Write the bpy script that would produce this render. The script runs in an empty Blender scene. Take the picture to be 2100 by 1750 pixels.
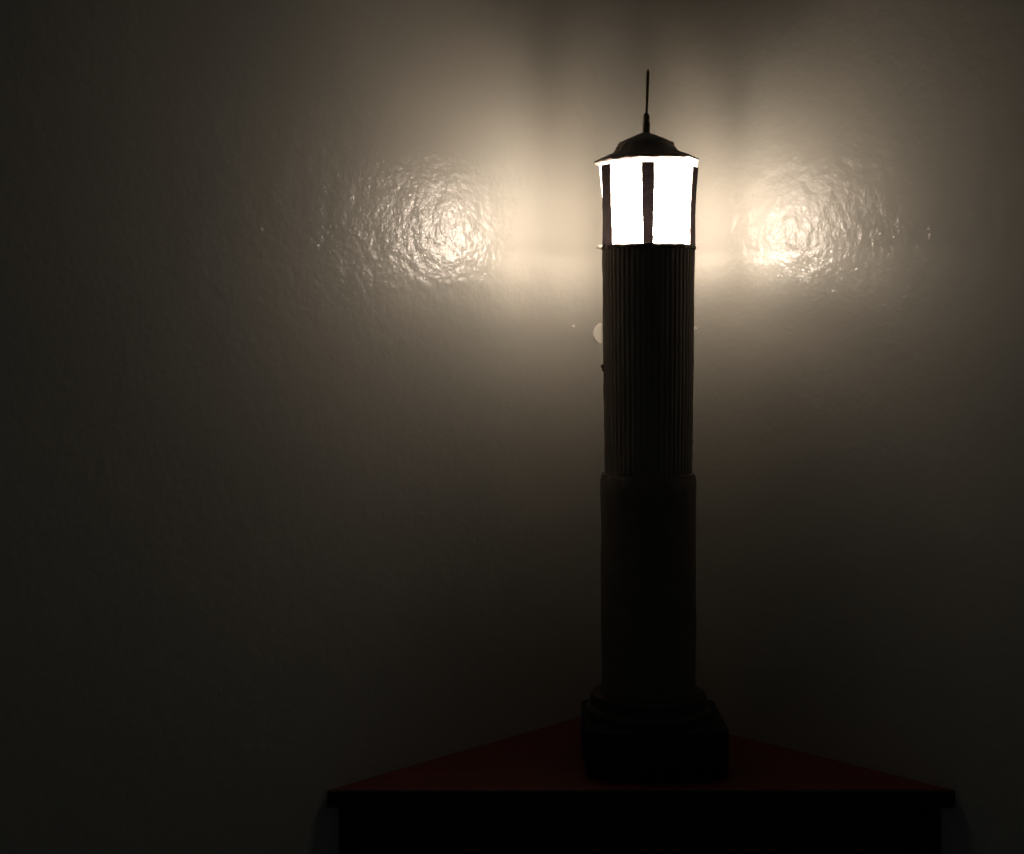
import bpy, bmesh, math, random
from mathutils import Vector, noise
S = bpy.context.scene
COL = S.collection
random.seed(7)

# ---------------- camera ----------------
F = 2900.0; U = 1.0 / F; HOR = 666.0          # focal length in photo pixels, one pixel in metres at the tower, horizon row
EYE = 0.3076
cam = bpy.data.objects.new('camera', bpy.data.cameras.new('camera'))
COL.objects.link(cam)
cam.location = (-0.0964, -1.0, EYE)
cam.rotation_euler = (math.radians(90), 0, 0)
cam.data.sensor_width = 36; cam.data.lens = 36 * F / 2100
cam.data.shift_y = -(875 - HOR) / 2100
cam.data.clip_start = 0.01; cam.data.clip_end = 50
cam.data.dof.use_dof = True
cam.data.dof.focus_distance = 1.03
cam.data.dof.aperture_fstop = 11
S.camera = cam
# ---------------- world: the dark room's faint cool remainder of light ----------------
w = bpy.data.worlds.new('World'); S.world = w; w.use_nodes = True
bg = w.node_tree.nodes['Background']
bg.inputs[0].default_value = (0.82, 1.0, 1.04, 1); bg.inputs[1].default_value = 0.0085
# ---------------- view ----------------
S.view_settings.view_transform = 'Standard'; S.view_settings.look = 'None'
S.view_settings.exposure = 0; S.view_settings.gamma = 1; S.view_settings.use_curve_mapping = False
S.render.engine = 'CYCLES'
S.cycles.use_denoising = True
S.cycles.max_bounces = 8; S.cycles.diffuse_bounces = 4; S.cycles.transparent_max_bounces = 12

BULB_L = 1450.0
SHADE_L = 20.5
SHADE_COL = (1.0, 0.82, 0.67)
BULB_COL = (1.0, 0.82, 0.68)

def zr(row): return EYE + (HOR - row) * U      # height of a photo row at the tower's distance

# ---------------- helpers ----------------
def link(name, bm, mat, parent=None, smooth=True, bevel=None):
    me = bpy.data.meshes.new(name); bm.to_mesh(me); bm.free()
    o = bpy.data.objects.new(name, me); COL.objects.link(o)
    me.materials.append(mat)
    if smooth:
        for p in me.polygons: p.use_smooth = True
        me.set_sharp_from_angle(angle=math.radians(40))
    if parent: o.parent = parent
    if bevel:
        m = o.modifiers.new('bevel', 'BEVEL'); m.width = bevel; m.segments = 2; m.limit_method = 'ANGLE'
    return o
def thing(name, label, cat, loc=(0, 0, 0)):
    o = bpy.data.objects.new(name, None); COL.objects.link(o); o.empty_display_size = 0.02
    o.location = loc; o['label'] = label; o['category'] = cat
    return o
def lathe(prof, n=96, jit=0.0, flute=0, famp=0.0, cx=0.0, cy=0.0, seed=0.0, close=True, freq=60):
    bm = bmesh.new(); rings = []
    for r, z in prof:
        ring = []
        for i in range(n):
            a = 2 * math.pi * i / n
            rr = r
            if flute: rr += famp * (abs(math.sin(a * flute / 2)) - 0.5)
            p = Vector((rr * math.sin(a), -rr * math.cos(a), z))
            if jit:
                rr += jit * noise.noise(p * freq + Vector((seed, 0, 0)))
                zz = z + jit * noise.noise(p * freq + Vector((0, seed + 9, 0))) * 0.7
            else: zz = z
            ring.append(bm.verts.new((cx + rr * math.sin(a), cy - rr * math.cos(a), zz)))
        rings.append(ring)
    for a, b in zip(rings, rings[1:]):
        for i in range(n):
            j = (i + 1) % n
            bm.faces.new((a[i], a[j], b[j], b[i]))
    if close:
        bm.faces.new(rings[0]); bm.faces.new(rings[-1])
    bmesh.ops.recalc_face_normals(bm, faces=bm.faces)
    return bm
def densify(prof, step=0.003):
    out = [prof[0]]
    for a, b in zip(prof, prof[1:]):
        L = math.hypot(b[0] - a[0], b[1] - a[1]); k = max(1, int(L / step))
        for i in range(1, k + 1):
            t = i / k; out.append((a[0] + (b[0] - a[0]) * t, a[1] + (b[1] - a[1]) * t))
    return out
def prism(pts, z0, z1):
    bm = bmesh.new()
    lo = [bm.verts.new((x, y, z0)) for x, y in pts]; hi = [bm.verts.new((x, y, z1)) for x, y in pts]
    bm.faces.new(lo); bm.faces.new(hi); n = len(pts)
    for i in range(n): bm.faces.new((lo[i], lo[(i + 1) % n], hi[(i + 1) % n], hi[i]))
    bmesh.ops.recalc_face_normals(bm, faces=bm.faces)
    return bm

# ---------------- materials ----------------
def mat(name):
    m = bpy.data.materials.new(name); m.use_nodes = True
    nt = m.node_tree
    return m, nt, nt.nodes['Principled BSDF'], nt.nodes['Material Output']
def nd(nt, t, **kw):
    n = nt.nodes.new(t)
    for k, v in kw.items():
        if k in n.inputs: n.inputs[k].default_value = v
        else: setattr(n, k, v)
    return n
def coords(nt): return nt.nodes.new('ShaderNodeTexCoord').outputs['Object']
def mottled(name, c0, c1, scale, rough, bump=0.0, bscale=400, spec=0.4, stretch=None):
    m, nt, p, out = mat(name); co = coords(nt)
    if stretch:
        mp = nd(nt, 'ShaderNodeMapping'); mp.inputs['Scale'].default_value = stretch
        nt.links.new(co, mp.inputs[0]); co = mp.outputs[0]
    n = nd(nt, 'ShaderNodeTexNoise', Scale=scale, Detail=6.0); nt.links.new(co, n.inputs['Vector'])
    r = nd(nt, 'ShaderNodeValToRGB'); r.color_ramp.elements[0].position = .35; r.color_ramp.elements[1].position = .68
    r.color_ramp.elements[0].color = (*c0, 1); r.color_ramp.elements[1].color = (*c1, 1)
    nt.links.new(n.outputs[0], r.inputs[0]); nt.links.new(r.outputs[0], p.inputs['Base Color'])
    p.inputs['Roughness'].default_value = rough; p.inputs['Specular IOR Level'].default_value = spec
    if bump:
        n2 = nd(nt, 'ShaderNodeTexNoise', Scale=bscale, Detail=3.0); nt.links.new(co, n2.inputs['Vector'])
        b = nd(nt, 'ShaderNodeBump', Strength=1.0, Distance=bump)
        nt.links.new(n2.outputs[0], b.inputs['Height']); nt.links.new(b.outputs[0], p.inputs['Normal'])
    return m

def wall_material():
    m, nt, p, out = mat('satin_wall_paint'); co = coords(nt)
    L = nt.links.new
    # slight unevenness of the paint colour
    n = nd(nt, 'ShaderNodeTexNoise', Scale=9.0, Detail=5.0); L(co, n.inputs['Vector'])
    r = nd(nt, 'ShaderNodeValToRGB'); r.color_ramp.elements[0].position = .3; r.color_ramp.elements[1].position = .7
    r.color_ramp.elements[0].color = (.415, .41, .365, 1); r.color_ramp.elements[1].color = (.46, .44, .385, 1)
    L(n.outputs[0], r.inputs[0]); L(r.outputs[0], p.inputs['Base Color'])
    p.inputs['Roughness'].default_value = 0.55
    p.inputs['Specular IOR Level'].default_value = 0.15
    p.inputs['Coat Weight'].default_value = 0.62; p.inputs['Coat Roughness'].default_value = 0.16; p.inputs['Coat IOR'].default_value = 1.5
    # roller stipple: broad swells + small soft pimples + sparse raised specks
    sw = nd(nt, 'ShaderNodeTexNoise', Scale=70.0, Detail=1.5, Roughness=0.45); L(co, sw.inputs['Vector'])
    pm = nd(nt, 'ShaderNodeTexNoise', Scale=220.0, Detail=3.0, Roughness=0.55); L(co, pm.inputs['Vector'])
    vo = nd(nt, 'ShaderNodeTexVoronoi', Scale=150.0, Randomness=1.0); L(co, vo.inputs['Vector'])
    mr = nd(nt, 'ShaderNodeMapRange'); mr.inputs['From Min'].default_value = 0.0; mr.inputs['From Max'].default_value = 0.34
    mr.inputs['To Min'].default_value = 1.0; mr.inputs['To Max'].default_value = 0.0; mr.interpolation_type = 'SMOOTHSTEP'
    L(vo.outputs['Distance'], mr.inputs['Value'])
    gate = nd(nt, 'ShaderNodeTexNoise', Scale=45.0, Detail=1.0); L(co, gate.inputs['Vector'])
    gr = nd(nt, 'ShaderNodeMapRange'); gr.inputs['From Min'].default_value = .45; gr.inputs['From Max'].default_value = .62
    L(gate.outputs[0], gr.inputs['Value'])
    mu = nd(nt, 'ShaderNodeMath', operation='MULTIPLY'); L(mr.outputs[0], mu.inputs[0]); L(gr.outputs[0], mu.inputs[1])
    def scaled(sock, k):
        x = nd(nt, 'ShaderNodeMath', operation='MULTIPLY'); L(sock, x.inputs[0]); x.inputs[1].default_value = k; return x.outputs[0]
    a = nd(nt, 'ShaderNodeMath', operation='ADD'); L(scaled(sw.outputs[0], 0.0014), a.inputs[0]); L(scaled(pm.outputs[0], 0.00072), a.inputs[1])
    a2 = nd(nt, 'ShaderNodeMath', operation='ADD'); L(a.outputs[0], a2.inputs[0]); L(scaled(mu.outputs[0], 0.00022), a2.inputs[1])
    b = nd(nt, 'ShaderNodeBump', Strength=1.0, Distance=1.0); L(a2.outputs[0], b.inputs['Height'])
    L(b.outputs[0], p.inputs['Coat Normal'])
    b2 = nd(nt, 'ShaderNodeBump', Strength=0.23, Distance=1.0); L(a2.outputs[0], b2.inputs['Height'])
    L(b2.outputs[0], p.inputs['Normal'])
    return m

M_wall = wall_material()
M_tower = mottled('dark_card_with_glare', (.20, .165, .135), (.245, .205, .17), 120, .9, .0003, 700, stretch=(1, 1, .12))  # dark card, colour lightened to stand in for the lantern's glare
M_lower = mottled('dark_matt_card', (.15, .122, .10), (.19, .155, .125), 90, .85, .0003, 600)  # less glare put into the colour than on the upper shaft
M_plinth = mottled('black_painted_wood', (.008, .008, .010), (.014, .013, .014), 60, .8)
M_collar = mottled('brown_ring_card', (.05, .038, .033), (.08, .06, .052), 60, .9)  # plain brown, between plinth and shaft in tone
M_roof = mottled('brown_card_with_glare', (.28, .235, .20), (.36, .31, .265), 150, .85, .0004, 500)  # brown card with the haze of lantern glare mixed into its colour
M_brass = mottled('tarnished_brass', (.10, .075, .022), (.16, .12, .035), 300, .6)
M_shelf = mottled('red_brown_stained_wood', (.095, .016, .012), (.140, .023, .017), 30, .55, stretch=(.25, 3, 3))
M_cab = mottled('black_brown_wood', (.006, .005, .004), (.010, .008, .007), 25, .7)
M_chip = mottled('white_wall_filler', (.78, .74, .66), (.85, .82, .74), 80, .9)

def shade_material():                    # opal diffuser of the lamp, bulb glow put into its emission, letting a little of the bulb straight through
    m, nt, p, out = mat('emissive_opal_shade'); nt.nodes.remove(p); L = nt.links.new
    em = nd(nt, 'ShaderNodeEmission'); em.inputs[0].default_value = (*SHADE_COL, 1); em.inputs[1].default_value = SHADE_L
    # hot spot painted into the emission: strongest next to the bulb, fading with distance
    di = nd(nt, 'ShaderNodeVectorMath', operation='DISTANCE'); L(coords(nt), di.inputs[0]); di.inputs[1].default_value = (-.003, .004, zr(474))
    dv = nd(nt, 'ShaderNodeMath', operation='DIVIDE'); dv.inputs[0].default_value = .035; L(di.outputs['Value'], dv.inputs[1])
    pw = nd(nt, 'ShaderNodeMath', operation='POWER'); L(dv.outputs[0], pw.inputs[0]); pw.inputs[1].default_value = 2.2
    ml = nd(nt, 'ShaderNodeMath', operation='MULTIPLY'); L(pw.outputs[0], ml.inputs[0]); ml.inputs[1].default_value = SHADE_L
    L(ml.outputs[0], em.inputs[1])
    tp = nd(nt, 'ShaderNodeBsdfTransparent'); tp.inputs[0].default_value = (1, .99, .97, 1)
    m2 = nd(nt, 'ShaderNodeMixShader'); m2.inputs[0].default_value = .040; L(em.outputs[0], m2.inputs[1]); L(tp.outputs[0], m2.inputs[2])
    L(m2.outputs[0], out.inputs['Surface'])
    return m
def strip_material():                    # thin dark strips that let a little of the bulb through
    m, nt, p, out = mat('thin_brown_strip'); nt.nodes.remove(p); L = nt.links.new
    n = nd(nt, 'ShaderNodeTexNoise', Scale=260.0, Detail=4.0); L(coords(nt), n.inputs['Vector'])
    r = nd(nt, 'ShaderNodeValToRGB'); r.color_ramp.elements[0].position = .35; r.color_ramp.elements[1].position = .7
    r.color_ramp.elements[0].color = (.040, .035, .036, 1); r.color_ramp.elements[1].color = (.056, .049, .050, 1)
    L(n.outputs[0], r.inputs[0])
    tr = nd(nt, 'ShaderNodeBsdfTranslucent'); L(r.outputs[0], tr.inputs[0])
    df = nd(nt, 'ShaderNodeBsdfDiffuse'); df.inputs[0].default_value = (.05, .035, .03, 1)
    ad = nd(nt, 'ShaderNodeAddShader'); L(tr.outputs[0], ad.inputs[0]); L(df.outputs[0], ad.inputs[1])
    L(ad.outputs[0], out.inputs['Surface'])
    return m
M_shade = shade_material(); M_strip = strip_material()
M_slip, nt, p, out = mat('pale_torn_paper')
p.inputs['Base Color'].default_value = (.8, .74, .64, 1); p.inputs['Roughness'].default_value = .9
M_tab, nt, p, out = mat('thin_tan_card'); nt.nodes.remove(p)
_t = nd(nt, 'ShaderNodeBsdfTranslucent'); _t.inputs[0].default_value = (.20, .13, .075, 1); nt.links.new(_t.outputs[0], out.inputs['Surface'])
M_bulb, nt, p, out = mat('lit_bulb')
p.inputs['Base Color'].default_value = (0, 0, 0, 1); p.inputs['Emission Color'].default_value = (*BULB_COL, 1)
p.inputs['Emission Strength'].default_value = BULB_L

# ---------------- the two walls meeting in a rounded inside corner ----------------
CX, CY, RF = -0.011, 0.146, 0.026
def wall_path():
    k = RF                                    # fillet tangent length = radius for a right angle
    q = k / math.sqrt(2)
    cc = (CX, CY - RF * math.sqrt(2))
    pts = []
    Lw = 1.6 / math.sqrt(2)
    pts.append((CX - Lw, CY - Lw))
    for i in range(17):
        a = math.radians(135 - 90 * i / 16)
        pts.append((cc[0] + RF * math.cos(a), cc[1] + RF * math.sin(a)))
    pts.append((CX + Lw, CY - Lw))
    return pts
path = wall_path()
outer = [(path[-1][0] + .1, path[-1][1] + .1), (CX, CY + .18), (path[0][0] - .1, path[0][1] + .1)]
bm = prism(path + outer, -0.9, 1.3)
wall = link('wall', bm, M_wall); wall['kind'] = 'structure'

def on_wall(px, row, proud=0.0):
    """point of the wall seen at this photo pixel"""
    dx = (px - 1050) * U; dz = (HOR - row) * U
    # ray (camx + dx*t, -1 + t); left wall y - CY = x - CX ; right wall y - CY = -(x - CX)
    if px < 1300: t = ((cam.location.x - CX) + 1.0 + CY) / (1 - dx); side = -1
    else: t = (CY + 1.0 - (cam.location.x - CX)) / (1 + dx); side = 1
    x = cam.location.x + dx * t; y = -1 + t
    n = Vector((-side, -1, 0)).normalized()
    tang = Vector((1, -side, 0)).normalized()
    return Vector((x, y, EYE + dz * t)) + n * proud, tang, n

def chip(name, px, row, wpx, hpx, label, seed):
    p0, tg, n = on_wall(px, row); up = Vector((0, 0, 1)); k = 26
    bm = bmesh.new(); base = []; top = []
    sc = 1.09 * U
    for i in range(k):
        a = 2 * math.pi * i / k
        rr = 1 + .22 * noise.noise(Vector((math.cos(a) * 1.3 + seed, math.sin(a) * 1.3, seed)))
        q = tg * (math.cos(a) * wpx * .5 * sc * 1.41 * rr) + up * (math.sin(a) * hpx * .5 * sc * rr)
        base.append(bm.verts.new(q - n * .001)); top.append(bm.verts.new(q * .93 + n * .0007))
    for i in range(k):
        j = (i + 1) % k; bm.faces.new((base[i], base[j], top[j], top[i]))
    bm.faces.new(top); bm.faces.new(base)
    bmesh.ops.recalc_face_normals(bm, faces=bm.faces)
    o = link(name, bm, M_chip); o.location = p0
    o['label'] = label; o['category'] = 'filler patch'; o['group'] = 'white filler marks on the wall'
    return o
chip('filler_patch', 1231, 683, 34, 44, 'large white rounded filler patch on the wall, half hidden by the tower', 1.0)
chip('filler_patch', 1175, 668, 8, 5, 'tiny white filler speck on the bare wall left of the large patch', 4.0)
chip('filler_patch', 1424, 673, 10, 9, 'tiny white filler speck peeping out at the right edge of the tower', 8.0)

# ---------------- corner shelf unit ----------------
FY = -0.0635
shelf = thing('corner_shelf', 'dark corner cabinet with a red brown triangular top, the lighthouse standing on it', 'corner shelf', (CX, 0.03, 0))
def tri(front, gap=0.0015, back=0.018):
    h = CY - front - gap * 1.414
    return [(-h, front - .03), (h, front - .03), (back, CY - gap * 1.414 - back - .03), (-back, CY - gap * 1.414 - back - .03)]
link('shelf_top', prism(tri(FY), -0.011, 0.0), M_shelf, shelf, smooth=False, bevel=.0012)
link('cabinet_body', prism(tri(-0.057), -0.30, -0.0112), M_cab, shelf, smooth=False, bevel=.001)  # cabinet, widened to blacken the shadowed wall under the shelf ends
hw = CY - FY - .0015 * 1.414
link('shaded_front_edge', prism([(-hw, FY - .0332), (hw, FY - .0332), (hw, FY - .0302), (-hw, FY - .0302)], -0.0112, -0.0002), M_cab, shelf, smooth=False, bevel=.0006)  # dark strip standing in for the shade on the top's front face
hd = link('front_rail', prism([(-.188, -.0925), (.188, -.0925), (.188, -.0875), (-.188, -.0875)], -0.045, -0.0114), M_cab, shelf, smooth=False)

# ---------------- model lighthouse ----------------
LH = thing('model_lighthouse', 'dark model lighthouse lamp with a glowing lantern room, standing on the corner shelf', 'lighthouse lamp')
R = lambda px: px * U

# plinth (slightly wavy square block with chamfered corners) and flared foot
hp = .0485
c = .012
pl = [(-hp + c, -hp), (hp - c, -hp), (hp, -hp + c), (hp, hp - c), (hp - c, hp), (-hp + c, hp), (-hp, hp - c), (-hp, -hp + c)]
o = link('plinth', prism([(x + .003, y) for x, y in pl], 0.0, 0.0325), M_plinth, LH, smooth=False, bevel=.0012)
link('foot_ring', lathe(densify([(R(128), .0327), (R(127), .038), (R(119), .0405), (R(116), .048), (R(98), .0495)]), jit=.0006, seed=3), M_collar, LH)
# lower shaft
zj = zr(975)
link('lower_shaft', lathe(densify([(R(96), .0497), (R(97), .12), (R(97.5), .17), (R(98), zj - .006), (R(97.2), zj - .002), (R(94), zj + .0018), (R(88), zj + .0024)], .004), jit=.0007, seed=11, freq=35), M_lower, LH)
# upper fluted shaft
zt = zr(512)
sh = link('upper_shaft', lathe(densify([(R(88.2), zj + .0026), (R(89.5), zj + .02), (R(91), zr(800)), (R(93), zr(600)), (R(94), zt)], .003), n=416, jit=.0004, flute=52, famp=.0006, seed=21, freq=90), M_tower, LH)
# burrs of glue on the left edge of the shaft
for row, s, az in ((750, 5.0, -88), (758, 3.4, -86), (555, 3.2, -89), (690, 1.6, 88), (640, 1.4, -90), (905, 1.5, 89)):
    b = bmesh.new(); bmesh.ops.create_icosphere(b, subdivisions=2, radius=R(s))
    for v in b.verts: v.co += v.co.normalized() * R(s) * .6 * noise.noise(v.co * 900 + Vector((row, 0, 0)))
    a = math.radians(az); rr = R(92.5)
    bmesh.ops.translate(b, verts=b.verts, vec=(rr * math.sin(a), -rr * math.cos(a), zr(row)))
    link('glue_burr', b, M_tower, LH)
# gallery disc, rough edged
link('gallery', lathe([(R(90), zt + .0002), (R(95.5), zt + .0004), (R(97), zt + .0012), (R(97), zt + .0022), (R(95), zt + .003), (R(60), zt + .0034), (R(4), zt + .0034)], n=180, jit=.0011, seed=31, freq=160), M_tower, LH)
zg = zt + .0036
# bulb (> socket)
BZ = zr(474); BY = .004
b = bmesh.new(); bmesh.ops.create_uvsphere(b, u_segments=32, v_segments=20, radius=.0078)
for v in b.verts:
    if v.co.z < 0: v.co.z *= 1.25
bmesh.ops.translate(b, verts=b.verts, vec=(-.003, BY, BZ))
bulb = link('bulb', b, M_bulb, LH)
link('bulb_socket', lathe([(.0075, zg), (.0075, BZ - .0135), (.0060, BZ - .0100)], n=40, cx=-.002, cy=BY), M_brass, bulb)
# shade, flaring a little towards the roof
zs = zr(330)
sp = densify([(R(91.5), zg), (R(91.5), zr(440)), (R(94), zr(400)), (R(98), zr(360)), (R(101), zs)], .004)
shade = link('lamp_shade', lathe(sp, n=128, jit=.0003, seed=41, freq=70, close=False), M_shade, LH)
# torn slips of the shade's paper at the gallery
def slip(pts, az, parent):
    bm = bmesh.new(); a = math.radians(az)
    def P(s, z, d): 
        r = R(93) + d
        return (r * math.sin(a) + s * math.cos(a), -r * math.cos(a) + s * math.sin(a), z)
    f = [bm.verts.new(P(0.0, z, x)) for x, z in pts]; g = [bm.verts.new(P(.0012, z + .0002, x)) for x, z in pts]
    bm.faces.new(f); bm.faces.new(g[::-1])
    for i in range(len(f)): j = (i + 1) % len(f); bm.faces.new((f[i], f[j], g[j], g[i]))
    bmesh.ops.recalc_face_normals(bm, faces=bm.faces)
    link('torn_slip', bm, M_slip, parent, smooth=False)
slip([(-.001, zr(504)), (.0032, zr(502.5)), (.0050, zr(505)), (.0028, zr(506.5)), (.0052, zr(510)), (.0004, zr(511.5))], -86, shade)
slip([(-.001, zr(502)), (.0010, zr(504)), (.0016, zr(509)), (-.0002, zr(510))], 87, shade)
# mullions
def shade_r(z):
    for (r0, z0), (r1, z1) in zip(sp, sp[1:]):
        if z0 <= z <= z1: return r0 + (r1 - r0) * (z - z0) / (z1 - z0)
    return sp[0][0] if z < sp[0][1] else sp[-1][0]
def mullion(az, wt, wb, z0, z1, seed, aztop=None):
    bm = bmesh.new(); n = 34; L = []
    for k in range(n + 1):
        t = k / n; z = z0 + (z1 - z0) * t
        wdt = (wb + (wt - wb) * min(1, t * 1.3)) * U * .5
        row = []
        for s in (-1, 1):
            for off in (0, 1):
                r = max(R(93.6), shade_r(z) + .0011) + .0008 * off
                e = wdt + .00055 * noise.noise(Vector((z * 170, s * 5 + seed, seed)))
                a = math.radians(az if aztop is None else az + (aztop - az) * max(0, t - .5) * 2) + s * e / r
                row.append(bm.verts.new((r * math.sin(a), -r * math.cos(a), z)))
        L.append(row)
    for p, q in zip(L, L[1:]):
        for i, j in ((0, 2), (2, 3), (3, 1), (1, 0)):
            bm.faces.new((p[i], p[j], q[j], q[i]))
    bm.faces.new((L[0][0], L[0][1], L[0][3], L[0][2])); bm.faces.new((L[-1][0], L[-1][2], L[-1][3], L[-1][1]))
    bmesh.ops.recalc_face_normals(bm, faces=bm.faces)
    link('mullion', bm, M_strip, LH)
mullion(-5.8, 24.5, 19.5, zg - .0012, zr(343), 1)
mullion(-67, 32, 42, zg - .0022, zr(342), 2, -61.5)
mullion(65, 26, 31, zg - .0022, zr(347), 3, 62)
mullion(180, 26, 22, zg, zr(336), 4)
mullion(-142, 30, 30, zg, zr(338), 5)
mullion(136, 30, 30, zg, zr(338), 6)
# roof: two tiers with rough layered edges, a touch crooked
roof = link('roof', lathe(densify([(R(3), zr(338)), (R(60), zr(335)), (R(100), zr(333.5)), (R(106), zr(332)), (R(106.5), zr(329)), (R(97), zr(325)), (R(82), zr(319)),
        (R(68), zr(313)), (R(64), zr(308)), (R(61), zr(303)), (R(57), zr(299.5)), (R(58), zr(297)), (R(55.5), zr(292)), (R(44), zr(287)), (R(28), zr(280)), (R(14), zr(274)), (R(5), zr(271))], .0022),
        n=180, jit=.0012, seed=52, freq=150), M_roof, LH)
roof.location = (-R(4.5), 0, 0)
piv = Vector((0, 0, zr(330)))
roof.rotation_euler = (0, math.radians(-1.1), 0)
roof.location = Vector(roof.location) + piv - (roof.rotation_euler.to_matrix() @ piv)
# little pale tab under the brim, front centre
tb = prism([(-R(17), -R(96)), (R(13), -R(96)), (R(13), -R(93.9)), (-R(17), -R(93.9))], zr(336.5), zr(333))
link('brim_tab', tb, M_tab, LH, smooth=False)
# finial: sleeve and slightly leaning rod
fin = link('finial_sleeve', lathe(densify([(R(7.6), zr(276)), (R(7.0), zr(262)), (R(6.4), zr(246)), (R(6.6), zr(241)), (R(5.2), zr(234)), (R(2.6), zr(231))], .0012), n=28, jit=.0007, seed=61, freq=260, cx=-R(4)), M_brass, LH)
bm = bmesh.new(); rings = []
for k in range(40):
    t = k / 39; z = zr(236) + (zr(142) - zr(236)) * t
    x = -R(3.6) + R(3.0) * t; r = R(2.5 + 1.0 * t) * (1 if k < 38 else .55)
    r += .00028 * noise.noise(Vector((k * .9, 3, 1))); x += .00018 * noise.noise(Vector((k * .7, 8, 1)))
    rings.append([bm.verts.new((x + r * math.cos(a * math.pi / 5), r * math.sin(a * math.pi / 5), z)) for a in range(10)])
for a, b in zip(rings, rings[1:]):
    for i in range(10): bm.faces.new((a[i], a[(i + 1) % 10], b[(i + 1) % 10], b[i]))
bm.faces.new(rings[0]); bm.faces.new(rings[-1]); bmesh.ops.recalc_face_normals(bm, faces=bm.faces)
link('finial_rod', bm, M_brass, fin)
